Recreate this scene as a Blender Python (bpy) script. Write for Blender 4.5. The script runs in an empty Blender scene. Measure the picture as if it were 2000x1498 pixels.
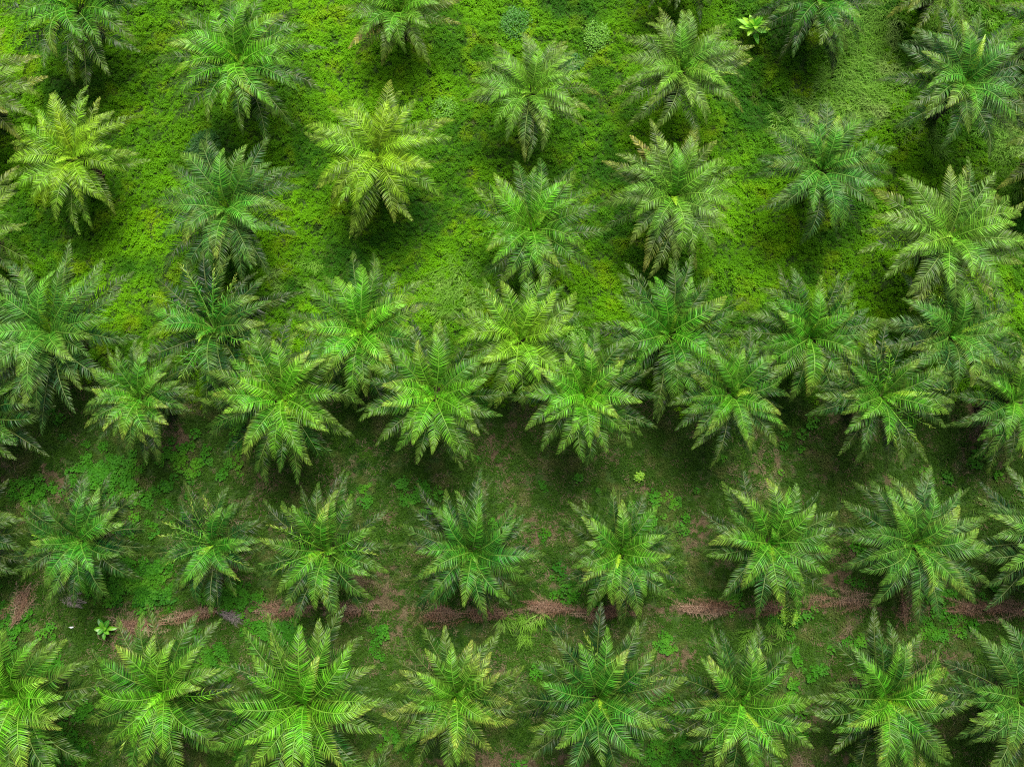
import bpy, math, random
import numpy as np
from mathutils import Vector, Matrix

R = math.radians
SC = bpy.context.scene
COL = SC.collection

# ------------------------------------------------------------------ camera
W, H = 2000.0, 1498.0
FPX = 1732.0                    # focal length in photograph pixels
TILT = R(8.0)
CAM = Vector((0.0, -7.5, 57.5))
cam_d = bpy.data.cameras.new('camera')
cam_d.sensor_width = 36.0
cam_d.lens = 36.0 * FPX / W
cam_d.clip_end = 1000.0
cam = bpy.data.objects.new('camera', cam_d)
cam.location = CAM
cam.rotation_euler = (TILT, 0, 0)
COL.objects.link(cam)
SC.camera = cam

# ------------------------------------------------------------------ sky and sun
SUN_EL, SUN_AZ = R(58), R(10)     # azimuth measured from +Y towards +X
world = bpy.data.worlds.new('World')
SC.world = world
world.use_nodes = True
nt = world.node_tree
bg = nt.nodes['Background']
sky = nt.nodes.new('ShaderNodeTexSky')
sky.sky_type = 'NISHITA'
sky.sun_disc = False
sky.sun_elevation = SUN_EL
sky.sun_rotation = SUN_AZ
sky.dust_density = 5.0
sky.air_density = 0.7
nt.links.new(sky.outputs[0], bg.inputs[0])
bg.inputs[1].default_value = 0.07
sl = bpy.data.lights.new('sun', 'SUN')
sl.energy = 4.2
sl.angle = R(30)
sl.color = (1.0, 0.95, 0.84)
so = bpy.data.objects.new('sun', sl)
sd = Vector((math.sin(SUN_AZ) * math.cos(SUN_EL), math.cos(SUN_AZ) * math.cos(SUN_EL), math.sin(SUN_EL)))
so.rotation_euler = sd.to_track_quat('Z', 'Y').to_euler()
so.location = (0, 0, 80)
COL.objects.link(so)
SC.view_settings.view_transform = 'Standard'
SC.view_settings.look = 'None'
SC.view_settings.gamma = 1.0
SC.view_settings.use_curve_mapping = False
SC.view_settings.exposure = 0.97

SC.cycles.max_bounces = 4
SC.cycles.diffuse_bounces = 3
SC.cycles.transmission_bounces = 2
SC.cycles.use_denoising = False
SC.cycles.filter_width = 1.15
SC.cycles.transparent_max_bounces = 4

# ------------------------------------------------------------------ helpers
_rot = Matrix.Rotation(TILT, 3, 'X')


def at(u, v, z=0.0):
    """world point at height z that stands where the photograph shows (u, v)"""
    d = _rot @ Vector(((u - W / 2) / FPX, -(v - H / 2) / FPX, -1.0))
    k = (z - CAM.z) / d.z
    return CAM + d * k


def tag(o, label=None, cat=None, group=None, kind=None):
    if label: o['label'] = label
    if cat: o['category'] = cat
    if group: o['group'] = group
    if kind: o['kind'] = kind
    return o


def link(name, me, parent=None):
    o = bpy.data.objects.new(name, me)
    COL.objects.link(o)
    if parent is not None: o.parent = parent
    return o


# numpy value noise -------------------------------------------------
def _hash(ix, iy, seed):
    h = (ix.astype(np.int64) * 374761393 + iy.astype(np.int64) * 668265263 + seed * 1442695041) & 0xFFFFFFFF
    h = ((h ^ (h >> 13)) * 1274126177) & 0xFFFFFFFF
    h = h ^ (h >> 16)
    return (h & 0xFFFFFF) / float(0xFFFFFF)


def vnoise(x, y, seed=0):
    x = np.asarray(x, float); y = np.asarray(y, float)
    ix = np.floor(x); iy = np.floor(y)
    fx = x - ix; fy = y - iy
    fx = fx * fx * (3 - 2 * fx); fy = fy * fy * (3 - 2 * fy)
    a = _hash(ix, iy, seed); b = _hash(ix + 1, iy, seed)
    c = _hash(ix, iy + 1, seed); d = _hash(ix + 1, iy + 1, seed)
    return (a * (1 - fx) + b * fx) * (1 - fy) + (c * (1 - fx) + d * fx) * fy


def fbm(x, y, seed=0, oct=4):
    s = 0.0; a = 0.5; n = 0.0
    for k in range(oct):
        s = s + a * vnoise(x * 2 ** k + 17.3 * k, y * 2 ** k - 9.1 * k, seed + k); n += a; a *= 0.5
    return s / n


def sstep(a, b, x):
    t = np.clip((x - a) / (b - a), 0, 1)
    return t * t * (3 - 2 * t)


class NT:
    """small helper to write node trees"""
    def __init__(self, name):
        self.m = bpy.data.materials.new(name)
        self.m.use_nodes = True
        self.t = self.m.node_tree
        self.t.nodes.clear()

    def n(self, typ, ins=None, **kw):
        nd = self.t.nodes.new(typ)
        for k, v in kw.items(): setattr(nd, k, v)
        if ins:
            for k, v in ins.items():
                if isinstance(v, bpy.types.NodeSocket): self.t.links.new(v, nd.inputs[k])
                else: nd.inputs[k].default_value = v
        return nd

    def mix(self, f, a, b, mode='MIX'):
        nd = self.t.nodes.new('ShaderNodeMix')
        nd.data_type = 'RGBA'; nd.blend_type = mode
        for i, v in ((0, f), (6, a), (7, b)):
            if isinstance(v, bpy.types.NodeSocket): self.t.links.new(v, nd.inputs[i])
            else: nd.inputs[i].default_value = v if i == 0 else tuple(v) + (1.0,) if len(v) == 3 else v
        return nd.outputs[2]

    def math(self, op, a, b=0.0, c=0.0, clamp=False):
        nd = self.t.nodes.new('ShaderNodeMath'); nd.operation = op; nd.use_clamp = clamp
        for i, v in ((0, a), (1, b), (2, c)):
            if isinstance(v, bpy.types.NodeSocket): self.t.links.new(v, nd.inputs[i])
            else: nd.inputs[i].default_value = v
        return nd.outputs[0]

    def ramp(self, f, lo, hi):
        nd = self.n('ShaderNodeMapRange', {0: f, 1: lo, 2: hi})
        nd.interpolation_type = 'SMOOTHSTEP'
        return nd.outputs[0]

    def noise(self, scale, detail=3.0, vec=None):
        if vec is None: vec = self.n('ShaderNodeNewGeometry').outputs['Position']
        return self.n('ShaderNodeTexNoise', {'Vector': vec, 'Scale': scale, 'Detail': detail}).outputs[0]

    def leaf(self, col, trans=0.35, rough=0.42, spec=0.5, tint=(1.25, 1.15, 0.5)):
        """leaf surface: Principled on top with light shining through"""
        p = self.n('ShaderNodeBsdfPrincipled', {'Base Color': col, 'Roughness': rough, 'Specular IOR Level': spec})
        tc = self.mix(1.0, col, tint, 'MULTIPLY')
        tr = self.n('ShaderNodeBsdfTranslucent', {'Color': tc})
        ms = self.n('ShaderNodeMixShader', {0: trans, 1: p.outputs[0], 2: tr.outputs[0]})
        self.n('ShaderNodeOutputMaterial', {0: ms.outputs[0]})
        return self.m

    def solid(self, col, rough=0.9, spec=0.2):
        p = self.n('ShaderNodeBsdfPrincipled', {'Base Color': col, 'Roughness': rough, 'Specular IOR Level': spec})
        self.n('ShaderNodeOutputMaterial', {0: p.outputs[0]})
        return self.m


# ------------------------------------------------------------------ materials
def mat_frond():
    k = NT('palm_leaflets')
    oi = k.n('ShaderNodeObjectInfo')
    uv = k.n('ShaderNodeUVMap', uv_map='UVMap')
    sep = k.n('ShaderNodeSeparateXYZ', {0: uv.outputs[0]})
    at_ = k.n('ShaderNodeAttribute', attribute_name='leafrand')
    base = oi.outputs['Color']
    # yellowing plus painted sky highlight on tips of leaflets and fronds, its amount is the object's alpha
    tip = k.math('MULTIPLY', k.ramp(sep.outputs[0], 0.45, 1.0), 0.65)
    tip2 = k.math('MULTIPLY', k.ramp(sep.outputs[1], 0.45, 1.0), 0.6)
    yel = k.math('MULTIPLY', k.math('ADD', tip, tip2), oi.outputs['Alpha'], clamp=True)
    c = k.mix(yel, base, k.mix(k.ramp(oi.outputs['Alpha'], .35, .8), (0.24, 0.40, 0.05), (0.36, 0.37, 0.07)))
    # single leaflets vary in tone
    v = k.math('MULTIPLY_ADD', k.math('POWER', at_.outputs['Fac'], 1.6), 1.3, 0.42)
    hs = k.n('ShaderNodeHueSaturation', {'Value': v, 'Color': c})
    n = k.noise(1.3, 2.0)
    c2 = k.mix(k.ramp(n, 0.4, 0.75), hs.outputs[0], k.mix(0.3, hs.outputs[0], (0.13, 0.20, 0.02)))
    return k.leaf(c2, trans=0.24, rough=0.40, spec=0.20)


def mat_rachis():
    k = NT('palm_rachis')
    oi = k.n('ShaderNodeObjectInfo')
    c = k.mix(0.4, oi.outputs['Color'], (0.16, 0.20, 0.03))
    return k.solid(c, 0.5, 0.4)


def mat_spear():
    k = NT('spear_leaf')
    c = k.mix(k.noise(4.0), (0.20, 0.46, 0.02), (0.36, 0.52, 0.03))
    return k.leaf(c, 0.3)


def mat_bark():
    k = NT('palm_bark')
    n = k.noise(9.0, 5.0)
    c = k.mix(k.ramp(n, 0.3, 0.7), (0.03, 0.024, 0.015), (0.10, 0.075, 0.045))
    return k.solid(c)


def mat_cover(name, cols, yel, trans=0.3, deep=None):
    """low plants: colour varies plant by plant and in patches over the ground"""
    k = NT(name)
    oi = k.n('ShaderNodeObjectInfo')
    a = k.mix(oi.outputs['Random'], cols[0], cols[1])
    b = k.mix(k.ramp(k.noise(0.13, 4.0), 0.36, 0.62), a, cols[2])
    n2 = k.ramp(k.noise(0.55, 4.0), 0.5, 0.72)
    c = k.mix(k.math('MULTIPLY', n2, yel), b, cols[3])
    if deep: c = k.mix(k.math('MULTIPLY', k.ramp(k.noise(0.21, 5.0), 0.50, 0.66), 0.85), c, deep)
    return k.leaf(c, trans, 0.6, 0.12)


M_FROND, M_RACHIS, M_SPEAR, M_BARK = mat_frond(), mat_rachis(), mat_spear(), mat_bark()
M_WEED = mat_cover('creeper_leaves', ((0.018, 0.10, 0.001), (0.07, 0.225, 0.002), (0.135, 0.37, 0.001), (0.24, 0.40, 0.003)), 0.6, 0.3, (0.018, 0.105, 0.003))
M_GRASS = mat_cover('short_grass', ((0.014, 0.06, 0.004), (0.058, 0.15, 0.009), (0.04, 0.105, 0.008), (0.125, 0.145, 0.04)), 0.8)
M_LONG = mat_cover('long_grass', ((0.07, 0.19, 0.02), (0.18, 0.37, 0.05), (0.12, 0.28, 0.02), (0.30, 0.45, 0.12)), 0.7)
M_CLOVER = mat_cover('clover_leaves', ((0.018, 0.11, 0.006), (0.06, 0.24, 0.010), (0.04, 0.18, 0.008), (0.12, 0.32, 0.014)), 0.5)
M_STRAW = mat_cover('straw', ((0.11, 0.10, 0.045), (0.21, 0.18, 0.10), (0.13, 0.10, 0.055), (0.24, 0.21, 0.12)), 0.5, 0.1)


def mat_dead(name, a, b, c_):
    k = NT(name)
    at_ = k.n('ShaderNodeAttribute', attribute_name='leafrand')
    oi = k.n('ShaderNodeObjectInfo')
    c = k.mix(at_.outputs['Fac'], a, b)
    c = k.mix(k.math('MULTIPLY', k.math('POWER', oi.outputs['Random'], 2.0), 0.8), c, c_)
    return k.solid(c, 0.8, 0.2)


M_DEAD = mat_dead('dead_frond_brown', (0.035, 0.018, 0.012), (0.32, 0.18, 0.11), (0.40, 0.29, 0.21))
M_GREY = mat_dead('dead_frond_grey', (0.10, 0.085, 0.085), (0.30, 0.26, 0.25), (0.22, 0.19, 0.18))


def mat_ground():
    k = NT('plantation_soil')
    at_ = k.n('ShaderNodeAttribute', attribute_name='bare')
    f = at_.outputs['Fac']
    n = k.noise(2.5, 6.0); n3 = k.noise(14.0, 4.0)
    soil = k.mix(k.ramp(n, 0.35, 0.65), (0.045, 0.035, 0.018), (0.10, 0.075, 0.042))
    soil = k.mix(k.ramp(n3, 0.55, 0.75), soil, (0.16, 0.13, 0.08))
    gr = k.mix(k.ramp(n3, 0.35, 0.65), (0.02, 0.045, 0.01), (0.045, 0.09, 0.016))
    c = k.mix(k.ramp(k.math('ADD', f, k.math('MULTIPLY', k.math('SUBTRACT', n, 0.5), 0.9)), 0.25, 0.75), gr, soil)
    p = k.n('ShaderNodeBsdfPrincipled', {'Base Color': c, 'Roughness': 0.95, 'Specular IOR Level': 0.1})
    b = k.n('ShaderNodeBump', {'Strength': 0.8, 'Distance': 0.06, 'Height': n3})
    k.t.links.new(b.outputs[0], p.inputs['Normal'])
    k.n('ShaderNodeOutputMaterial', {0: p.outputs[0]})
    return k.m


M_GROUND = mat_ground()

# ------------------------------------------------------------------ where the ground is what
rng = np.random.default_rng(11)


def pix(x, y):
    """photograph pixel of a ground point (numpy), to place patches of cover on the ground"""
    c, s = math.cos(TILT), math.sin(TILT)
    dy, dz = y - CAM.y, -CAM.z
    yy = c * dy + s * dz
    zz = -s * dy + c * dz
    return W / 2 + FPX * (x / -zz), H / 2 - FPX * (yy / -zz)


def blob(u, v, spots):
    m = np.zeros_like(u)
    for (cx, cy, rx, ry, a) in spots:
        m = np.maximum(m, a * np.exp(-(((u - cx) / rx) ** 2 + ((v - cy) / ry) ** 2)))
    return m


LONG_SPOTS = [(1690, 60, 60, 70, 1), (1700, 130, 55, 60, 1), (1660, 190, 55, 50, 1), (1590, 240, 60, 45, 0.8), (1960, 240, 45, 110, 0.8),
              (1700, 200, 40, 40, .9), (880, 560, 65, 55, 0.5), (590, 545, 70, 40, .3), (1080, 610, 40, 30, .5), (1600, 40, 30, 30, .5), (1860, 40, 60, 40, .6),
              (1010, 1215, 60, 25, .4), (1480, 1250, 60, 40, .35), (1800, 270, 40, 60, .3)]
CLOVER_SPOTS = [(215, 920, 70, 45, 1), (60, 960, 40, 30, .7), (250, 960, 40, 30, .7), (270, 1140, 75, 40, 1), (190, 1130, 30, 40, .9), (450, 1170, 60, 28, 1), (540, 1232, 60, 30, .9),
                (1120, 1160, 40, 20, .6), (1300, 990, 35, 25, .5), (110, 1300, 30, 30, .3), (20, 1200, 40, 60, .6), (100, 1460, 60, 40, .8), (580, 1450, 60, 30, .6),
                (1310, 1460, 70, 40, .8), (1840, 1230, 70, 30, .6), (1550, 1205, 45, 20, .6), (360, 900, 60, 30, .5), (400, 1290, 60, 40, .6), (1290, 1420, 60, 40, .7), (760, 1440, 40, 40, .4)]
BARE_SPOTS = [(1280, 960, 70, 40, .8), (1530, 890, 60, 35, .8), (1600, 930, 60, 30, .5), (100, 930, 70, 40, .8), (960, 870, 60, 40, .7), (1150, 930, 60, 35, .6), (720, 900, 60, 50, .6),
              (1900, 840, 60, 50, .7), (580, 930, 80, 25, .8), (760, 1170, 50, 60, .8), (1050, 1050, 40, 60, .5), (1090, 1000, 50, 40, .5), (1360, 1010, 50, 40, .5),
              (1350, 1270, 60, 35, .6), (1820, 1300, 60, 50, .6), (480, 1330, 50, 60, .5), (780, 1260, 50, 50, .5), (1000, 1490, 160, 22, 1), (1240, 1500, 60, 20, .9), (1580, 1480, 70, 30, .6),
              (770, 1000, 50, 50, .4), (240, 1250, 45, 28, 1), (500, 1000, 60, 40, .5), (1640, 1090, 40, 50, .5), (1000, 860, 60, 40, .6), (300, 870, 60, 30, .5), (1560, 1260, 60, 30, .5),
              (30, 1170, 30, 40, .5), (1480, 880, 50, 30, .6), (1740, 930, 60, 30, .4)]


def zones(x, y):
    x = np.asarray(x, float); y = np.asarray(y, float)
    u, v = pix(x, y)
    wob = (fbm(x * .25, y * .25, 5) - .5)
    upper = 1 - sstep(690, 800, v + wob * 160)
    fray = fbm(x * .9, y * .9, 21) - .5
    longg = np.clip(blob(u, v, LONG_SPOTS) + fray * .9, 0, 1) * (blob(u, v, LONG_SPOTS) > .12)
    clov = np.clip(blob(u, v, CLOVER_SPOTS) * 1.3 + fray * .9 - .15, 0, 1)
    clov = np.clip(clov + sstep(.68, .76, fbm(x * .45, y * .45, 44)) * .4 * (v > 780), 0, 1)
    pile = np.exp(-((v - 1192) / 11) ** 2) * (u > 205)
    bare = np.clip(blob(u, v, BARE_SPOTS) * .8 + (fbm(x * .33, y * .33, 31) - .52) * 1.6 + fray * 1.6, 0, 1) * (1 - upper) * (1 - clov)
    bare = np.maximum(bare, pile * .8)
    return upper, longg, clov, bare


def height(x, y):
    u, v = pix(x, y)
    up = 1 - sstep(690, 800, v)
    return (fbm(x * .12, y * .12, 3) - .5) * .5 + (fbm(x * .6, y * .6, 8, 3) - .5) * (.12 + .5 * up)


# ------------------------------------------------------------------ ground sheet, with a fine middle and a coarse rim out to the horizon
def build_ground():
    n = 330
    t = np.linspace(-1, 1, n)
    ax = np.sign(t) * np.where(np.abs(t) < .8, np.abs(t) * 55, 44 + ((np.abs(t) - .8) / .2) ** 3 * 600)
    X, Y = np.meshgrid(ax, ax)
    X = X.ravel(); Y = Y.ravel()
    Z = height(X, Y) * (np.maximum(abs(X), abs(Y)) < 60)
    co = np.stack([X, Y, Z], 1)
    i = np.arange(n - 1)
    a = (i[:, None] * n + i[None, :]).ravel()
    q = np.stack([a, a + 1, a + n + 1, a + n], 1)
    me = mesh_np('ground', co, q)
    at_ = me.attributes.new('bare', 'FLOAT', 'POINT')
    at_.data.foreach_set('value', zones(X, Y)[3].astype(np.float32))
    me.shade_smooth()
    me.materials.append(M_GROUND)
    tag(link('ground', me), kind='structure')


def mesh_np(name, co, quads):
    """mesh from numpy vertices and quads (a quad may be given with its last corner -1: a triangle)"""
    me = bpy.data.meshes.new(name)
    co = np.asarray(co, np.float32)
    quads = np.asarray(quads, np.int64)
    tri = quads[:, 3] < 0
    tot = np.where(tri, 3, 4)
    loops = quads[quads >= 0].ravel()
    me.vertices.add(len(co)); me.vertices.foreach_set('co', co.ravel())
    me.loops.add(len(loops)); me.loops.foreach_set('vertex_index', loops.astype(np.int32))
    me.polygons.add(len(quads))
    st = np.concatenate([[0], np.cumsum(tot)[:-1]])
    me.polygons.foreach_set('loop_start', st.astype(np.int32))
    me.update(calc_edges=True)
    me.validate()
    return me


build_ground()


# ------------------------------------------------------------------ fronds
class Geo:
    def __init__(self):
        self.v = []; self.f = []; self.m = []; self.uv = []; self.r = []

    def strip(self, pts, sides, widths, mat, uvs, rnd):
        """ribbon along pts; sides are the half-width directions"""
        b = len(self.v)
        n = len(pts)
        for p, s, w, q in zip(pts, sides, widths, uvs):
            if w < 1e-5:
                self.v.append(tuple(p)); self.uv.append(q); self.r.append(rnd)
            else:
                self.v.append(tuple(p - s * w)); self.v.append(tuple(p + s * w))
                self.uv += [q, q]; self.r += [rnd, rnd]
        k = b
        for j in range(n - 1):
            if widths[j + 1] < 1e-5: self.f.append((k, k + 1, k + 2)); self.m.append(mat)
            elif widths[j] < 1e-5: self.f.append((k, k + 2, k + 1)); self.m.append(mat); k -= 1
            else: self.f.append((k, k + 1, k + 3, k + 2)); self.m.append(mat)
            k += 2

    def tube(self, pts, rad, mat, n=5, uvt=None, cap=True):
        b = len(self.v)
        m = len(pts)
        for j, p in enumerate(pts):
            t = (pts[min(j + 1, m - 1)] - pts[max(j - 1, 0)]).normalized()
            a = t.cross(Vector((0, 0, 1)))
            if a.length < 1e-3: a = Vector((1, 0, 0))
            a.normalize(); c = a.cross(t)
            for i in range(n):
                an = 2 * math.pi * i / n
                self.v.append(tuple(p + (a * math.cos(an) + c * math.sin(an)) * rad[j]))
                self.uv.append((uvt[j] if uvt else 0, 0)); self.r.append(.5)
        for j in range(m - 1):
            for i in range(n):
                i2 = (i + 1) % n
                self.f.append((b + j * n + i, b + j * n + i2, b + (j + 1) * n + i2, b + (j + 1) * n + i)); self.m.append(mat)
        if cap:
            self.f.append(tuple(b + (m - 1) * n + i for i in range(n))); self.m.append(mat)

    def mesh(self, name, mats, smooth=True):
        me = bpy.data.meshes.new(name)
        me.from_pydata(self.v, [], self.f)
        for m in mats: me.materials.append(m)
        me.polygons.foreach_set('material_index', self.m)
        at_ = me.attributes.new('leafrand', 'FLOAT', 'POINT')
        at_.data.foreach_set('value', self.r)
        uvl = me.uv_layers.new(name='UVMap')
        li = np.zeros(len(me.loops), np.int32); me.loops.foreach_get('vertex_index', li)
        uvl.data.foreach_set('uv', np.array(self.uv, np.float32)[li].ravel())
        if smooth: me.shade_smooth()
        me.update()
        return me


def frond_mesh(name, seed, th0, th1, L, lw=0.85, n=54, pow_=1.25, sway=0.0, lift=18, droop=35, messy=1.0, mats=None, pet=0.16, flat=False, wid=0.0185, twist=0.0, rk=1.0):
    """one feather leaf: arching rachis along +X from the heart, leaflets in two ranks"""
    r = random.Random(seed)
    g = Geo()
    S = 26
    P = [Vector((0, 0, 0))]; T = []; ths = []
    yaw = 0.0
    for j in range(S + 1):
        t = j / S
        th = R(th0 + (th1 - th0) * t ** pow_)
        yaw = sway * t * t
        d = Vector((math.sin(th) * math.cos(yaw), math.sin(th) * math.sin(yaw), math.cos(th)))
        T.append(d); ths.append(th)
        if j < S: P.append(P[-1] + d * (L / S))
    rad = [rk * 0.036 * (1 - t / S) ** 0.9 + 0.004 for t in range(S + 1)]
    g.tube(P, rad, 1, 5, [j / S for j in range(S + 1)])
    # frayed leaflets may hang in small groups
    for side in (-1, 1):
        grp = 0.0
        for i in range(n):
            t = pet + (1 - pet) * (i + r.uniform(-.25, .25)) / (n - 1)
            t = min(max(t, pet), 1.0)
            if r.random() < .03 * messy: continue
            if r.random() < .25: grp = r.uniform(-1, 1)
            x = t * S; j = min(int(x), S - 1); fr = x - j
            p = P[j].lerp(P[j + 1], fr); d = T[j].lerp(T[j + 1], fr).normalized()
            # frame
            sidev = Vector((0, 0, 1)).cross(d)
            if sidev.length < .05: sidev = Vector((0, 1, 0))
            sidev.normalize()
            up = d.cross(sidev).normalized()
            if up.z < 0 and not flat: pass
            tw = twist * t
            sv = sidev * math.cos(tw) + up * math.sin(tw)
            uv_ = up * math.cos(tw) - sidev * math.sin(tw)
            u = (t - pet) / (1 - pet)
            # lens outline: quickly full, long even taper to a pointed tip
            prof = min(1.0, .55 + 1.8 * u) if u < .25 else 1.0 - .80 * ((u - .25) / .75) ** 1.7
            ll = lw * prof * r.uniform(.93, 1.06)
            fwd = R(69 - 12 * u - 26 * max(0, u - .55) / .45 + r.gauss(0, 3) * messy + grp * 3 * messy)
            el = R((lift if i % 2 else lift * .35) * (1 - .5 * u) + r.gauss(0, 4) * messy + grp * 4 * messy)
            dirv = (d * math.cos(fwd) + sv * side * math.sin(fwd))
            dirv = (dirv * math.cos(el) + uv_ * math.sin(el)).normalized()
            dr = R(droop) * r.uniform(.6, 1.3)
            w0 = wid * r.uniform(.85, 1.15)
            K = 4
            pts = [p.copy()]; sides = []; ws = []; uvs = []
            q = p.copy(); dv = dirv.copy()
            roll = r.gauss(0, .30) * messy
            for s in range(K + 1):
                a = s / K
                # gravity bends the leaflet
                dd = (dv + (Vector((0, 0, -1)) * math.tan(dr) + d * .45) * a * a).normalized() if not flat else dv
                wv = dd.cross(Vector((0, 0, 1)) if abs(dd.z) < .95 else uv_)
                wv = (d - dd * d.dot(dd))
                if wv.length < 1e-3: wv = sv
                wv.normalize()
                nn = dd.cross(wv)
                wv = wv * math.cos(roll) + nn * math.sin(roll)
                sides.append(wv)
                ws.append(w0 * (1 - .4 * max(0, u - .7) / .3) * (0.55, 1.0, .92, .6, 0)[s])
                uvs.append((u, a))
                if s: q = q + dd * (ll / K); pts.append(q.copy())
            g.strip(pts, sides, ws, 0, uvs, r.random())
    return g.mesh(name, mats or [M_FROND, M_RACHIS])


def reach(me):
    co = np.zeros(len(me.vertices) * 3, np.float32); me.vertices.foreach_get('co', co)
    return float(np.sort(co.reshape(-1, 3)[:, 0])[-20])


NAGE = 12                     # the library runs from the youngest upright frond to the oldest hanging one
LIB = []
for a_ in range(NAGE):
    q_ = a_ / (NAGE - 1)
    row = []
    for v_ in range(6):                 # variants 0-2 reach out straight, 3-5 arch over
        rr_ = random.Random(a_ * 10 + v_)
        ar_ = 1 if v_ > 2 else 0
        row.append(frond_mesh('frond', 100 + a_ * 10 + v_, 20 + 54 * q_ - 9 * ar_ + rr_.uniform(-4, 4), 106 + 6 * q_ + 24 * ar_ + rr_.uniform(-9, 9), 3.2 + 1.2 * q_ ** .8 + .35 * ar_ + rr_.uniform(-.1, .1),
                              .63 + .09 * math.sin(math.pi * q_), 62 + 2 * (v_ % 3), 1.25 + .75 * q_ - .15 * ar_, rr_.uniform(-.55, .55), 24 - 8 * q_, 30 + 8 * q_, .7 + .5 * q_ + .4 * (v_ == 2), twist=rr_.uniform(-.4, .4), wid=.0150 + .0065 * q_))
    LIB.append(row)
FC = [frond_mesh('curly_frond', 400 + i, 38 + 9 * (i % 3), 104, 3.7, .62, 40, 1.2, random.Random(i + 20).uniform(-.6, .6), 30, 60, 3.2, twist=1.2 * (-1) ** i) for i in range(4)]


SPEARS = [frond_mesh('spear_leaf', 601, 26, 88, 2.7, .26, 40, 1.2, .15, 30, 5, .8, [M_SPEAR, M_SPEAR], .25, wid=.020),
          frond_mesh('spear_leaf', 602, 22, 112, 1.75, .34, 34, 1.2, -.2, 30, 8, .9, [M_SPEAR, M_SPEAR], .2, wid=.022),
          frond_mesh('spear_leaf', 603, 8, 60, 1.5, .24, 30, 1.1, .2, 30, 8, .9, [M_SPEAR, M_SPEAR], .2, wid=.020)]


HEART = [frond_mesh('young_leaf', 611 + i, 6, 70 + 20 * i, 1.5, .34, 34, 1.2, .3, 30, 10, 1.0, wid=.017) for i in range(2)]


def trunk_mesh(h, seed):
    r = random.Random(seed); g = Geo()
    P = [Vector((r.uniform(-.03, .03), r.uniform(-.03, .03), h * j / 8 - .4 * (j == 0))) for j in range(9)]
    g.tube(P, [.42, .36, .33, .32, .32, .34, .40, .44, .30], 0, 12)
    n = int(h * 26)
    for k in range(n):                                    # stubs of cut fronds in a spiral
        z = .2 + (h - .3) * k / n; a = k * 2.39996
        rr = .33 + .1 * (z / h) ** 3
        o = Vector((math.cos(a) * rr, math.sin(a) * rr, z))
        q = o + Vector((math.cos(a) * .17, math.sin(a) * .17, .17))
        g.tube([o - Vector((math.cos(a) * .05, math.sin(a) * .05, .05)), o.lerp(q, .5), q], [.085, .075, .05], 0, 5)
    return g.mesh('trunk', [M_BARK], False)


TRUNKS = {}


def trunk(h):
    k = round(h * 2) / 2
    if k not in TRUNKS: TRUNKS[k] = trunk_mesh(k, int(k * 10))
    return TRUNKS[k], h / k


# leaf tones: (old frond, middle frond, young frond, yellowing with painted tip highlight)
TONES = {  # old tones: age colour plus painted shade of the lower crown
    'yellow': ((.050, .118, .008), (.100, .235, .009), (.21, .42, .011), .60),
    'lime':   ((.018, .060, .006), (.054, .160, .008), (.16, .40, .011), .60),
    'olive':  ((.036, .078, .010), (.056, .128, .011), (.10, .31, .011), .64),
    'tipped': ((.024, .060, .009), (.028, .102, .010), (.08, .30, .011), .80),
    'pale':   ((.034, .082, .018), (.072, .160, .026), (.12, .34, .018), .62),
    'grey':   ((.010, .042, .012), (.024, .090, .018), (.065, .26, .017), .58),
    'green':  ((.003, .024, .005), (.014, .074, .008), (.065, .28, .010), .60),
    'bright': ((.004, .030, .005), (.022, .104, .007), (.100, .37, .010), .64),
    'deep':   ((.001, .019, .006), (.007, .055, .009), (.042, .23, .012), .52),
}

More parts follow.
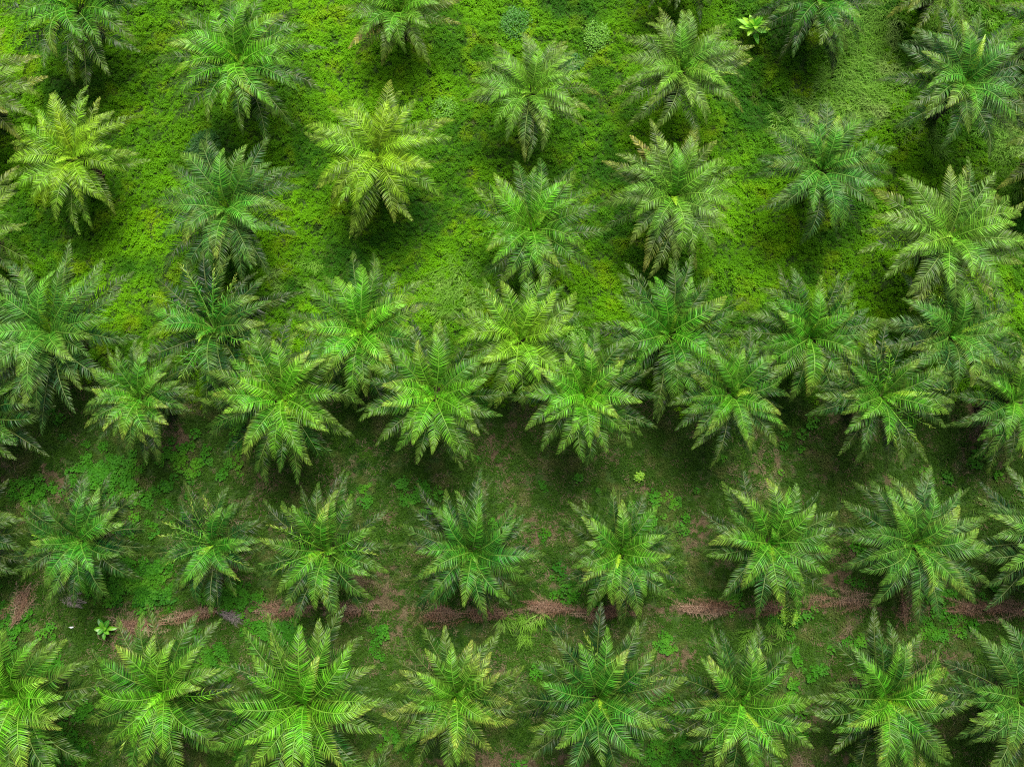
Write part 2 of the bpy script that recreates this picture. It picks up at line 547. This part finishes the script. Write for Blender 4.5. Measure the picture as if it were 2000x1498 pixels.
# ------------------------------------------------------------------ the palms: x, y of the heart in the photograph, crown radius in its pixels,
# trunk height, tone, direction of the spear in degrees (0 = right, 90 = up) or None, spear kind, curly share, label
PALMS = [
 (152, 22, 152, 3.6, 'green', 100, 2, 0, 'dark green palm cut by the top edge, nearest to the top left corner'),
 (470, 130, 152, 4.2, 'bright', 140, 1, 0, 'large palm with vivid green inner fronds near the top edge, second from the left corner'),
 (780, 26, 122, 3.0, 'olive', None, 0, 0, 'dull olive palm cut by the top edge, above the bright yellow-green palm'),
 (1340, -70, 120, 3.4, 'green', None, 0, 0, 'palm beyond the top edge of which only hanging frond tips show'),
 (1597, 4, 128, 3.6, 'deep', None, 0, 0, 'dark green palm cut by the top edge, right of the bright broadleaf sapling'),
 (1842, -42, 115, 3.4, 'olive', None, 0, 0, 'olive palm mostly beyond the top edge, right of the pale long grass'),
 (2052, 62, 115, 3.4, 'green', None, 0, 0, 'palm at the upper right corner showing only its dark left fronds'),
 (-52, 172, 142, 3.6, 'olive', None, 0, 0, 'uppermost palm cut by the left edge, with pale frond tips'),
 (147, 312, 128, 3.6, 'yellow', 225, 2, 0, 'pale yellow-green palm standing alone in lush weeds near the left edge'),
 (448, 413, 150, 3.9, 'grey', 90, 2, 0, 'grey-green palm with long dark lower fronds, below the vivid green palm at upper left'),
 (740, 311, 145, 4.0, 'yellow', 180, 2, 0, 'brightest yellow-green palm, in the lush weeds left of upper centre'),
 (1036, 186, 122, 3.8, 'pale', 30, 1, 0, 'smallish palm with faded pale right fronds in the upper centre meadow'),
 (1330, 140, 130, 4.0, 'pale', 20, 1, .05, 'pale green palm left of and below the bright broadleaf sapling'),
 (1876, 172, 152, 4.2, 'grey', 62, 0, 0, 'large bluish-green palm with an upright lime spear by the upper right corner'),
 (1602, 334, 140, 4.0, 'grey', 80, 1, 0, 'grey-green palm with a small lime heart below the patch of pale long grass'),
 (1314, 388, 138, 4.0, 'pale', 270, 2, 0, 'palm with tan outer frond tips on its right, left of the grey-green lime-hearted palm'),
 (1038, 452, 142, 3.8, 'bright', 45, 1, .06, 'palm with a vivid lime heart standing at the middle of the upper meadow'),
 (1852, 468, 155, 4.4, 'pale', 8, 0, 0, 'palest silvery palm with a long spear pointing at the right edge'),
 (-58, 455, 138, 3.6, 'olive', None, 0, 0, 'middle one of the palms cut by the left edge of the meadow, tan tips showing'),
 (2062, 290, 120, 3.6, 'olive', None, 0, 0, 'palm beyond the right edge beside the bluish palm, few olive tips showing'),
 (102, 652, 162, 4.2, 'grey', 100, 2, 0, 'wide grey-green palm at the left edge where weeds meet the mown ground'),
 (420, 645, 150, 4.0, 'deep', 270, 2, .45, 'dark palm with curled and crinkled bright inner fronds'),
 (710, 652, 150, 4.2, 'bright', 60, 1, 0, 'lime-hearted palm whose lower right fronds meet the yellow-speared palm'),
 (1014, 664, 138, 4.4, 'lime', 120, 1, 0, 'yellow-green palm with a star of twisted fronds at the centre of the photo'),
 (1305, 655, 146, 4.2, 'green', 75, 1, 0, 'full dark palm with an upright lime spear right of the centre of the photo'),
 (1580, 661, 132, 4.0, 'green', 48, 1, 0, 'round dark green palm left of the untidy palm with the fanned spear'),
 (1853, 657, 136, 3.8, 'grey', 12, 0, .3, 'untidy palm with a fanned lime spear, crowded below the palest palm'),
 (1975, 785, 128, 3.8, 'green', None, 0, .2, 'messy dark palm at the right edge beside bare reddish soil'),
 (-42, 812, 146, 3.6, 'deep', None, 0, 0, 'dull green palm at the left edge overlapped by the wide grey-green palm'),
 (276, 780, 108, 5.2, 'green', 178, 0, 0, 'smaller palm with a flat lime spear pointing left above the clover patch'),
 (553, 780, 143, 5.4, 'bright', 330, 1, 0, 'large symmetrical palm with long feather fronds and a curled yellow spear'),
 (850, 774, 141, 5.6, 'bright', 232, 1, 0, 'large vivid palm with a short yellow spear and a black gap at its heart'),
 (1140, 773, 133, 5.4, 'bright', 70, 2, 0, 'vivid green palm in front of the yellow-green palm, just right of centre'),
 (1428, 774, 119, 5.2, 'green', 25, 1, 0, 'palm with a raised lime frond to its right, over dry grass'),
 (1720, 775, 127, 5.2, 'green', 353, 0, .35, 'shaggy palm with a long lime spear lying to the right'),
 (-74, 1050, 128, 3.4, 'deep', None, 0, 0, 'very dark palm tips at the left edge above the upright heap of dead fronds'),
 (161, 1055, 124, 3.8, 'deep', 165, 0, 0, 'dark palm with a long lime frond curving left, near the lower left'),
 (420, 1064, 112, 3.4, 'deep', 245, 1, .25, 'small dark palm with a yellow frond hanging down left, second in its row'),
 (637, 1076, 128, 3.6, 'green', 205, 1, .12, 'palm with a bright tuft of lower fronds right of the small dark palm'),
 (923, 1078, 134, 3.8, 'deep', 212, 1, 0, 'dark palm with a crisp lime heart below the centre of the photo'),
 (1210, 1080, 122, 3.6, 'green', 260, 2, 0, 'neat palm with evenly spread fronds above the longest dead frond pile'),
 (1502, 1062, 132, 3.8, 'green', 275, 1, 0, 'palm with a fluorescent yellow heart in the lower right'),
 (1780, 1062, 136, 3.8, 'grey', 22, 1, 0, 'grey-green palm with a hooked lime spear in the lower right'),
 (2045, 1062, 148, 3.8, 'grey', None, 0, 0, 'palm cut by the right edge above the last dead frond pile'),
 (44, 1358, 162, 4.6, 'bright', 255, 1, 0, 'large palm with yellow-green glints in the lower left corner'),
 (325, 1352, 146, 4.4, 'bright', 265, 1, .1, 'palm with spread upper fronds just below the reddish dead frond heap'),
 (597, 1372, 164, 4.8, 'bright', 280, 1, .12, 'biggest palm of the bottom row, with many pale curled tips'),
 (891, 1358, 126, 4.0, 'tipped', 268, 1, 0, 'small olive-tipped palm in the middle of the bottom row'),
 (1168, 1362, 158, 4.6, 'deep', 285, 2, .18, 'dark bottom row palm with lone bright yellow frond tips'),
 (1443, 1372, 136, 4.4, 'green', 312, 0, 0, 'bottom row palm with a long yellow spear pointing down right'),
 (1722, 1364, 146, 4.4, 'green', 340, 1, 0, 'dense bottom row palm with a lime spear pointing right'),
 (1985, 1362, 142, 4.2, 'grey', None, 0, 0, 'pale palm in the lower right corner'),
 (450, 1640, 150, 3.8, 'green', None, 0, 0, 'palm below the bottom edge, tip showing between the first two large palms'),
 (716, 1640, 150, 3.8, 'green', None, 0, 0, 'palm below the bottom edge, tip showing right of the biggest bottom palm'),
 (1772, 1640, 150, 3.8, 'olive', None, 0, 0, 'palm below the bottom edge under the dense bottom row palm'),
 (2015, 1612, 140, 3.8, 'olive', None, 0, 0, 'palm below the bottom right corner with brownish tips'),
]


def jit(c, r, a):
    k = 1 + r.gauss(0, a)
    return [max(.005, c[0] * k * (1 + r.gauss(0, a))), max(.01, c[1] * k), max(.004, c[2] * k * (1 + r.gauss(0, a)))]


def build_palm(i, u, v, rpx, h, tone, spdir, spkind, curly, label):
    r = random.Random(1000 + i)
    p = at(u, v, h)
    z0 = float(height(np.array([p.x]), np.array([p.y]))[0])
    root = bpy.data.objects.new('oil_palm', None)
    root.empty_display_size = .5
    COL.objects.link(root)
    root.location = (p.x, p.y, z0)
    tag(root, label, 'palm tree', 'oil palms planted in rows')
    tm, s = trunk(h - z0)
    t = link('trunk', tm, root); t.scale = (1, 1, s)
    t.rotation_euler.z = r.uniform(0, 6.28)
    dist = (CAM - p).length
    want = 1.05 * rpx / FPX * (CAM.z - h)             # crown radius in metres
    old, mid, yng, yel = TONES[tone]
    base = r.uniform(0, 6.28)
    N = r.randint(37, 46)
    k0 = want / 3.95
    lean = R(r.uniform(0, 7)); laz = r.uniform(0, 6.28)
    arch = r.uniform(.15, .45) if 700 < v < 900 else r.uniform(.35, .95)
    opn = r.uniform(-.10, .06); sag = R(r.uniform(-5, 5))
    gap = r.uniform(0, 6.28) if r.random() < .25 else None        # some crowns have lost fronds on one side
    for j in range(N):
        q = (j + .5) / N
        az = base + j * 2.39996 + r.gauss(0, .13)
        if gap is not None and q > .55 and abs((az - gap + math.pi) % (2 * math.pi) - math.pi) < .35: continue
        qa = min(1, max(0, q ** .85 + opn + r.gauss(0, .04)))
        me = LIB[min(NAGE - 1, int(qa * NAGE))][r.randrange(3) + (3 if r.random() < arch else 0)]
        if q < .5: t = q / .5; c0 = [yng[m] * (1 - t) + mid[m] * t for m in range(3)]
        else: t = (q - .5) / .5; c0 = [mid[m] * (1 - t) + old[m] * t for m in range(3)]
        c = jit(c0, r, .10); yl = yel * r.uniform(.3, 1.2) * ((.6 + .6 * q) if tone in ('yellow', 'olive', 'pale') else (1.25 - .95 * q))
        s = k0 * r.uniform(.90, 1.05)
        if q > .7 and r.random() < .03 and tone in ('olive', 'pale'): c = jit((.16, .14, .04), r, .1); yl = 1.0
        if q > .85 and r.random() < .12: s *= .75
        if r.random() < curly * .9 and q < .45: me = r.choice(FC); yl = .9; c = jit(yng, r, .12)
        f = link('frond', me, root)
        f.location = (math.cos(az) * (.08 + .12 * q), math.sin(az) * (.08 + .12 * q), h - z0 + .12 - .6 * q)
        f.rotation_euler = (R(r.uniform(-12, 12)), R(r.uniform(-6, 6)) + sag + lean * math.cos(az - laz), az)
        f.scale = (s, s * r.uniform(.9, 1.08), s)
        f.color = (c[0], c[1], c[2], min(1, yl))
    for m in range(3):                                    # the tight sheaf of newest leaves in the heart
        f = link('young_leaf', HEART[m % 2], root)
        f.location = (0, 0, h - z0 + .1)
        f.rotation_euler = (0, R(r.uniform(-4, 16)), r.uniform(0, 6.28))
        f.scale = (k0 * r.uniform(.7, 1.0),) * 3
        c = jit(yng, r, .15); f.color = (c[0], c[1], c[2], .5)
    if spdir is not None:
        sp = link('spear_leaf', SPEARS[spkind], root)
        sp.location = (0, 0, h - z0 + .15)
        sp.rotation_euler = (R(r.uniform(-20, 20)), R(8 if spkind == 0 else 4), R(spdir))
        sp.scale = (k0,) * 3
        sp['label'] = 'unopened lime yellow spear leaf at the heart'
    return root


for i, a in enumerate(PALMS): build_palm(i, *a)


# ------------------------------------------------------------------ heaps of cut dead fronds
DF = [frond_mesh('dead_frond', 500 + i, 86, 93, 3.2, .50, 56, 1, random.Random(i).uniform(-.5, .5), 28, 5, 5.0, [M_DEAD, M_DEAD], .1, True, .010, rk=.45) for i in range(5)]
DG = [frond_mesh('dead_frond', 520 + i, 86, 93, 2.6, .5, 30, 1, random.Random(i).uniform(-.5, .5), 12, 5, 3.0, [M_GREY, M_GREY], .1, True, .013) for i in range(2)]
PILES = [  # x0, x1, y, angle of the heap, number of fronds, grey, label
 (15, 72, 1182, 68, 16, 0, 'upright heap of brown dead fronds by the left edge'),
 (122, 172, 1174, 172, 5, 1, 'small heap of grey weathered fronds under the dark lower left palm'),
 (212, 325, 1219, 3, 20, 0, 'broad reddish heap of dead fronds beside the small broad-leaved plant'),
 (318, 440, 1200, 12, 12, 0, 'thin trail of dead fronds leading right from the broad reddish heap'),
 (425, 485, 1197, 350, 6, 1, 'grey and tan frond litter among green clover'),
 (500, 608, 1190, 3, 16, 0, 'dark brown frond heap above the biggest bottom row palm'),
 (605, 735, 1190, 2, 15, 0, 'shaded brown frond heap under the palm with the bright lower tuft'),
 (800, 905, 1196, 358, 15, 0, 'pinkish frond heap left of and below the crisp-hearted dark palm'),
 (900, 1008, 1198, 3, 15, 0, 'low frond heap directly below the crisp-hearted dark palm'),
 (1018, 1125, 1181, 352, 18, 0, 'humped pinkish heap of dead fronds between the two lower centre palms'),
 (1120, 1245, 1195, 2, 18, 0, 'dark reddish heap of fronds under the neat palm'),
 (1308, 1440, 1187, 357, 20, 0, 'isolated pale brown frond heap on open grass'),
 (1468, 1535, 1187, 2, 8, 0, 'short scatter of dead fronds under the yellow-hearted palm'),
 (1560, 1700, 1174, 4, 14, 0, 'long thin trail of rusty fronds left of the hooked-spear palm'),
 (1745, 1805, 1184, 80, 9, 0, 'small rusty frond heap under the hooked-spear palm'),
 (1840, 1925, 1191, 2, 11, 0, 'rusty frond trail left of the last heap at the right edge'),
 (1900, 2020, 1190, 356, 18, 0, 'last dark heap of fronds at the right edge'),
]
for i, (x0, x1, y, ang, n, grey, lab) in enumerate(PILES):
    r = random.Random(700 + i)
    c = at((x0 + x1) / 2, y, .1)
    L = (x1 - x0) / 27.0 if ang not in (68, 80) else 3.2
    root = bpy.data.objects.new('dead_frond_pile', None)
    COL.objects.link(root)
    zc = float(height(np.array([c.x]), np.array([c.y]))[0])
    root.location = (c.x, c.y, zc); root.rotation_euler.z = R(ang)
    tag(root, lab, 'frond pile', 'heaps of dead fronds along the palm row')
    for k in range(int(n * 1.05)):
        f = link('dead_frond', r.choice(DG if grey else DF), root)
        s = r.uniform(.55, .85) * min(1, L / 3.0 + .15)
        flip = r.random() < .5
        fl = 3.0 * s
        x = r.uniform(-L / 2, max(-L / 2 + .01, L / 2 - fl))
        a = r.gauss(0, 9)
        if flip: x = x + fl; a += 180
        f.location = (x, r.gauss(0, .13), .10 + .018 * k * min(1, 14 / n) + r.uniform(0, .05))
        f.rotation_euler = (R(r.uniform(-20, 20)), R(r.uniform(-3, 4)), R(a))
        f.scale = (s, s, s)


# ------------------------------------------------------------------ broad-leaved young plants
def leaf_blade(g, o, az, pitch, L, wd, curve, rnd, n=6, mat=0):
    dr = Vector((math.cos(az), math.sin(az), 0)); sd = Vector((-math.sin(az), math.cos(az), 0))
    for half in (-1, 1):                                 # two halves folded up along the midrib
        p = o.copy(); b = len(g.v)
        for j in range(n + 1):
            t = j / n
            w = wd * math.sin(math.pi * min(1, t * .96 + .04)) ** .7
            th = R(pitch) - curve * t
            g.v.append(tuple(p)); g.v.append(tuple(p + (sd * half + Vector((0, 0, .25))) * w))
            g.uv += [(t, 0), (t, 1)]; g.r += [rnd, rnd]
            p = p + (dr * math.cos(th) + Vector((0, 0, 1)) * math.sin(th)) * L / n
        for j in range(n):
            k = b + 2 * j
            g.f.append((k, k + 1, k + 3, k + 2) if half > 0 else (k, k + 2, k + 3, k + 1)); g.m.append(mat)


def mat_broad(name, a, b):
    k = NT(name)
    at_ = k.n('ShaderNodeAttribute', attribute_name='leafrand')
    uv = k.n('ShaderNodeUVMap', uv_map='UVMap')
    sep = k.n('ShaderNodeSeparateXYZ', {0: uv.outputs[0]})
    c = k.mix(at_.outputs['Fac'], a, b)
    c = k.mix(k.math('SUBTRACT', 1.0, k.ramp(sep.outputs[1], 0.0, 0.12)), c, (.40, .50, .12))
    return k.leaf(c, .3, .35, .5)


M_SAP = mat_broad('sapling_leaf', (.11, .48, .02), (.34, .64, .04))
M_BAN = mat_broad('banana_leaf', (.03, .20, .02), (.16, .46, .02))
M_STEM = NT('green_stem').solid((.10, .14, .04, 1))


def sapling(u, v, n, L, wd, hgt, m, lab, cat, seed, name):
    r = random.Random(seed); p = at(u, v, hgt)
    z0 = float(height(np.array([p.x]), np.array([p.y]))[0])
    root = bpy.data.objects.new(name, None); COL.objects.link(root); root.location = (p.x, p.y, z0)
    tag(root, lab, cat)
    g = Geo(); g.tube([Vector((0, 0, -.1)), Vector((.03, 0, hgt * .5)), Vector((0, 0, hgt))], [.05, .04, .02], 0, 7)
    link('stem', g.mesh('stem', [M_STEM]), root)
    for k in range(n):
        t = k / n; az = k * 2.39996 + r.uniform(-.2, .2)
        g = Geo()
        leaf_blade(g, Vector((0, 0, hgt * (.55 + .45 * t))), az, 15 + 50 * t, L * (1.1 - .45 * t) * r.uniform(.85, 1.1), wd * r.uniform(.85, 1.1), .7, r.random())
        link('leaf', g.mesh('leaf', [m]), root)


sapling(1474, 50, 18, 1.15, .17, 1.3, M_SAP, 'bright lime broad-leaved sapling in the weeds near the top edge', 'sapling', 5, 'broadleaf_sapling')
sapling(200, 1228, 9, .75, .15, .8, M_BAN, 'small broad-leaved plant beside the reddish dead frond heap', 'plant', 9, 'broadleaf_plant')


def mat_shrub(name, a, b):
    k = NT(name)
    at_ = k.n('ShaderNodeAttribute', attribute_name='leafrand')
    return k.leaf(k.mix(at_.outputs['Fac'], a, b), .3, .5, .35)


MS = {'blue': mat_shrub('bluish_shrub', (.03, .15, .006), (.07, .25, .02)), 'pale': mat_shrub('pale_shrub', (.07, .24, .006), (.16, .37, .03)),
      'dark': mat_shrub('dark_shrub', (.02, .10, .012), (.045, .18, .02)), 'lime': mat_shrub('lime_shrub', (.14, .36, .02), (.26, .48, .03))}


def dome(g, r, n, rad, hgt, L, w, sprigs=None):
    """leaves set over a low uneven dome"""
    for k in range(n):
        a = r.uniform(0, 6.283); q = math.sqrt(r.random()) * rad
        if sprigs:
            sx, sy = r.choice(sprigs); x = sx + r.gauss(0, rad * .16); y = sy + r.gauss(0, rad * .16)
        else: x, y = q * math.cos(a), q * math.sin(a)
        z = hgt * max(.05, 1 - (x * x + y * y) / (rad * rad) * .8) * r.uniform(.45, 1.0)
        az = math.atan2(y, x) + r.gauss(0, 1.0)
        el = r.uniform(-.2, .7)
        d = Vector((math.cos(az) * math.cos(el), math.sin(az) * math.cos(el), math.sin(el)))
        s = Vector((-math.sin(az), math.cos(az), r.uniform(-.5, .5))).normalized()
        p = Vector((x, y, z)); l = L * r.uniform(.7, 1.3); ww = w * r.uniform(.7, 1.3)
        g.strip([p, p + d * l * .5, p + d * l - Vector((0, 0, l * .15))], [s, s, s], [0, ww, 0], 0, [(0, 0)] * 3, r.random())


SHRUBS = [(1006, 42, 44, 'blue', 'bluish-green bushy weed clump near the middle of the top edge'),
          (1166, 66, 38, 'pale', 'wide pale weed clump left of the palm beside the sapling'),
          (1118, 120, 34, 'dark', 'dark leafy clump touching the upper right of the faded palm'),
          (868, 208, 36, 'pale', 'whitish weed clump right of the brightest yellow-green palm'),
          (402, 292, 46, 'dark', 'dark strap-leaved clump between the two palms at upper left'),
          (1128, 652, 27, 'pale', 'pale round-leaved weed pushing up right of the yellow-green centre palm'),
          (1540, 1203, 30, 'lime', 'lime weed tuft below the yellow-hearted palm'),
          (1250, 932, 16, 'lime', 'tiny lime seedling on the dry grass strip')]
for i, (u, v, rp, kd, lab) in enumerate(SHRUBS):
    r = random.Random(900 + i); rad = rp / 33.0; isl = lab.startswith('tiny'); hg = .3 + rad * .2
    p = at(u, v, hg * .6); z0 = float(height(np.array([p.x]), np.array([p.y]))[0])
    g = Geo()
    spr = [(math.cos(a) * q, math.sin(a) * q) for a, q in ((r.uniform(0, 6.3), rad * math.sqrt(r.random()) * (.4 if kd == 'lime' else .85)) for _ in range(int((5 if isl else 9) + rad * 10)))]
    strap = lab.startswith('dark strap')
    dome(g, r, int(700 * rad * rad + 120), rad, hg, .34 if strap else .13, .022 if strap else .038, spr)
    o = link('weed_clump', g.mesh('weed_clump', [MS[kd]], False)); o.location = (p.x, p.y, z0)
    tag(o, lab, 'weed clump', 'weed clumps among the palms')

# scrap of white litter
g = Geo()
pts = [(math.cos(a) * (.13 + .05 * math.sin(3 * a)), math.sin(a) * (.09 + .03 * math.cos(2 * a)), .03 * math.sin(5 * a)) for a in np.linspace(0, 2 * math.pi, 14)[:-1]]
b0 = len(g.v)
g.v += pts + [(0, 0, .07)]; g.uv += [(0, 0)] * 14; g.r += [.5] * 14
for k in range(13): g.f.append((k, (k + 1) % 13, 13)); g.m.append(0)
g.v += [(x * .9, y * .9, z - .03) for (x, y, z) in pts]; g.uv += [(0, 0)] * 13; g.r += [.5] * 13
for k in range(13): g.f.append((k, 14 + k, 14 + (k + 1) % 13, (k + 1) % 13)); g.m.append(0)
p = at(126, 1229, 1.0)
z0 = float(height(np.array([p.x]), np.array([p.y]))[0])
o = link('litter_scrap', g.mesh('litter_scrap', [NT('white_plastic').solid((.75, .76, .8, 1), .5)])); o.location = (p.x, p.y, z0 + .12)
tag(o, 'crumpled white scrap lying between the lower left palms', 'litter')


# ------------------------------------------------------------------ ground cover that nobody could count: clumps set out by geometry nodes
def clump_objs(prefix, makers, mat):
    c = bpy.data.collections.new(prefix + '_clumps')
    for i, mk in enumerate(makers):
        g = Geo(); mk(g, random.Random(50 + i))
        o = bpy.data.objects.new(prefix + '_clump', g.mesh(prefix + '_clump', [mat], False))
        c.objects.link(o)
    return c


def blades(n, L, w, spread, rad, comb=0.0):
    def mk(g, r):
        for k in range(n):
            a = r.uniform(0, 6.283); q = rad * math.sqrt(r.random())
            p = Vector((q * math.cos(a), q * math.sin(a), 0))
            az = r.gauss(0, .7) if comb and r.random() < comb else r.uniform(0, 6.283)
            tl = r.uniform(.2, 1) * spread
            l = L * r.uniform(.6, 1.2)
            pts = [p]; d0 = R(90) - tl
            for s in range(3):
                el = d0 - (s + .5) / 3 * R(70) * spread
                p = p + Vector((math.cos(az) * math.cos(el), math.sin(az) * math.cos(el), math.sin(el))) * l / 3
                pts.append(p)
            sd = Vector((-math.sin(az), math.cos(az), r.uniform(-.3, .3))).normalized()
            g.strip(pts, [sd] * 4, [w * .6, w, w * .7, 0], 0, [(0, 0)] * 4, r.random())
    return mk


def scatter(name, coll, pts, rots, scl, lab, ncol):
    me = bpy.data.meshes.new(name)
    me.vertices.add(len(pts)); me.vertices.foreach_set('co', pts.astype(np.float32).ravel())
    a = me.attributes.new('rot', 'FLOAT_VECTOR', 'POINT'); a.data.foreach_set('vector', rots.astype(np.float32).ravel())
    a = me.attributes.new('scl', 'FLOAT', 'POINT'); a.data.foreach_set('value', scl.astype(np.float32))
    a = me.attributes.new('pick', 'INT', 'POINT'); a.data.foreach_set('value', rng.integers(0, ncol, len(pts)).astype(np.int32))
    o = link(name, me)
    tag(o, kind='stuff'); o['label'] = lab; o['category'] = 'ground cover'
    ng = bpy.data.node_groups.new(name + '_scatter', 'GeometryNodeTree')
    ng.interface.new_socket('Geometry', in_out='INPUT', socket_type='NodeSocketGeometry')
    ng.interface.new_socket('Geometry', in_out='OUTPUT', socket_type='NodeSocketGeometry')
    N = ng.nodes.new; Lk = ng.links.new
    gi, go = N('NodeGroupInput'), N('NodeGroupOutput')
    ci = N('GeometryNodeCollectionInfo'); ci.inputs['Collection'].default_value = coll
    ci.inputs['Separate Children'].default_value = True; ci.inputs['Reset Children'].default_value = True
    ip = N('GeometryNodeInstanceOnPoints'); ip.inputs['Pick Instance'].default_value = True

    def attr(nm, ty):
        q = N('GeometryNodeInputNamedAttribute'); q.data_type = ty; q.inputs['Name'].default_value = nm
        return q.outputs['Attribute']
    e2r = N('FunctionNodeEulerToRotation')
    Lk(attr('rot', 'FLOAT_VECTOR'), e2r.inputs[0])
    Lk(gi.outputs[0], ip.inputs['Points']); Lk(ci.outputs[0], ip.inputs['Instance'])
    Lk(attr('pick', 'INT'), ip.inputs['Instance Index']); Lk(e2r.outputs[0], ip.inputs['Rotation']); Lk(attr('scl', 'FLOAT'), ip.inputs['Scale'])
    Lk(ip.outputs[0], go.inputs[0])
    md = o.modifiers.new('scatter', 'NODES'); md.node_group = ng
    return o


def leafy(n, rad, hgt, L, w):
    def mk(g, r):
        spr = [(math.cos(a) * q, math.sin(a) * q) for a, q in ((r.uniform(0, 6.3), rad * math.sqrt(r.random())) for _ in range(7))]
        dome(g, r, n, rad, hgt, L, w, spr)
    return mk


def clover(n, rad):
    def mk(g, r):
        for k in range(n):
            a = r.uniform(0, 6.283); q = rad * math.sqrt(r.random())
            c = Vector((q * math.cos(a), q * math.sin(a), r.uniform(.05, .16)))
            for l in range(3):
                az = r.uniform(0, 2) + l * 2.09
                d = Vector((math.cos(az), math.sin(az), r.uniform(0, .4))); s = Vector((-math.sin(az), math.cos(az), 0))
                g.strip([c, c + d * .06, c + d * .105], [s] * 3, [0, .040, .016], 0, [(0, 0)] * 3, r.random())
    return mk


C_WEED = clump_objs('creeper', [leafy(110, .32, .26, .10, .024), leafy(90, .28, .20, .13, .018), leafy(120, .32, .34, .09, .026), leafy(80, .28, .26, .19, .012)], M_WEED)
C_GRASS = clump_objs('grass', [blades(34, .20, .019, .9, .20), blades(28, .26, .017, 1.0, .22), blades(38, .17, .021, 1.1, .22)], M_GRASS)
C_LONG = clump_objs('long_grass', [blades(30, .85, .020, 1.1, .25, .8), blades(26, .7, .022, 1.2, .25, .7), blades(30, 1.0, .018, 1.0, .25, .85)], M_LONG)
C_CLOV = clump_objs('clover', [clover(18, .25), clover(14, .22), clover(20, .28)], M_CLOVER)
C_STRAW = clump_objs('straw', [blades(22, .24, .013, 1.5, .26), blades(16, .34, .013, 1.5, .28)], M_STRAW)

XR, YR = (-42, 42), (-36, 36)


def cand(per_m2):
    n = int(per_m2 * (XR[1] - XR[0]) * (YR[1] - YR[0]))
    x = rng.uniform(*XR, n); y = rng.uniform(*YR, n)
    return x, y, zones(x, y)


def put(name, coll, x, y, keep, s0, s1, lab, ncol, dz=0.0, comb=None):
    x = x[keep]; y = y[keep]; n = len(x)
    z = height(x, y) + dz
    rz = rng.uniform(0, 6.283, n) if comb is None else comb(x, y) + rng.normal(0, .35, n)
    rots = np.stack([rng.normal(0, .12, n), rng.normal(0, .12, n), rz], 1)
    scl = rng.uniform(s0, s1, n) * (.75 + .6 * fbm(x * .5, y * .5, 77))
    print(name, n)
    return scatter(name, coll, np.stack([x, y, z], 1), rots, scl, lab, ncol)


x, y, (up, lg, cl, ba) = cand(19)
k = rng.random(len(x)) < up * (1 - .85 * lg)
put('creeping_weeds', C_WEED, x, y, k, .4, 1.15, 'thick bright green creeping weeds covering the upper half of the ground', 4)
x, y, (up, lg, cl, ba) = cand(15)
k = rng.random(len(x)) < (1 - up * .75) * (1 - .8 * ba) * (1 - .5 * cl)
put('short_grass', C_GRASS, x, y, k, .7, 1.25, 'short dark green grass on the mown lower half of the ground', 3)
x, y, (up, lg, cl, ba) = cand(14)
k = rng.random(len(x)) < np.clip(lg * 1.2, 0, 1)
put('long_grass', C_LONG, x, y, k, .6, 1.1, 'pale long grass combed down in swathes between the palms', 3, 0,
    lambda x, y: 4.3 + 2.2 * (fbm(x * .15, y * .15, 61) - .5) * 2)
x, y, (up, lg, cl, ba) = cand(13)
k = rng.random(len(x)) < cl * (1 - up)
put('clover_patches', C_CLOV, x, y, k, .7, 1.4, 'vivid green patches of clover on the mown ground', 3)
x, y, (up, lg, cl, ba) = cand(8)
k = rng.random(len(x)) < (.22 + .78 * ba) * (1 - up) * (1 - cl)
put('dry_straw', C_STRAW, x, y, k, .7, 1.2, 'dry straw lying on the bare brown patches', 2)
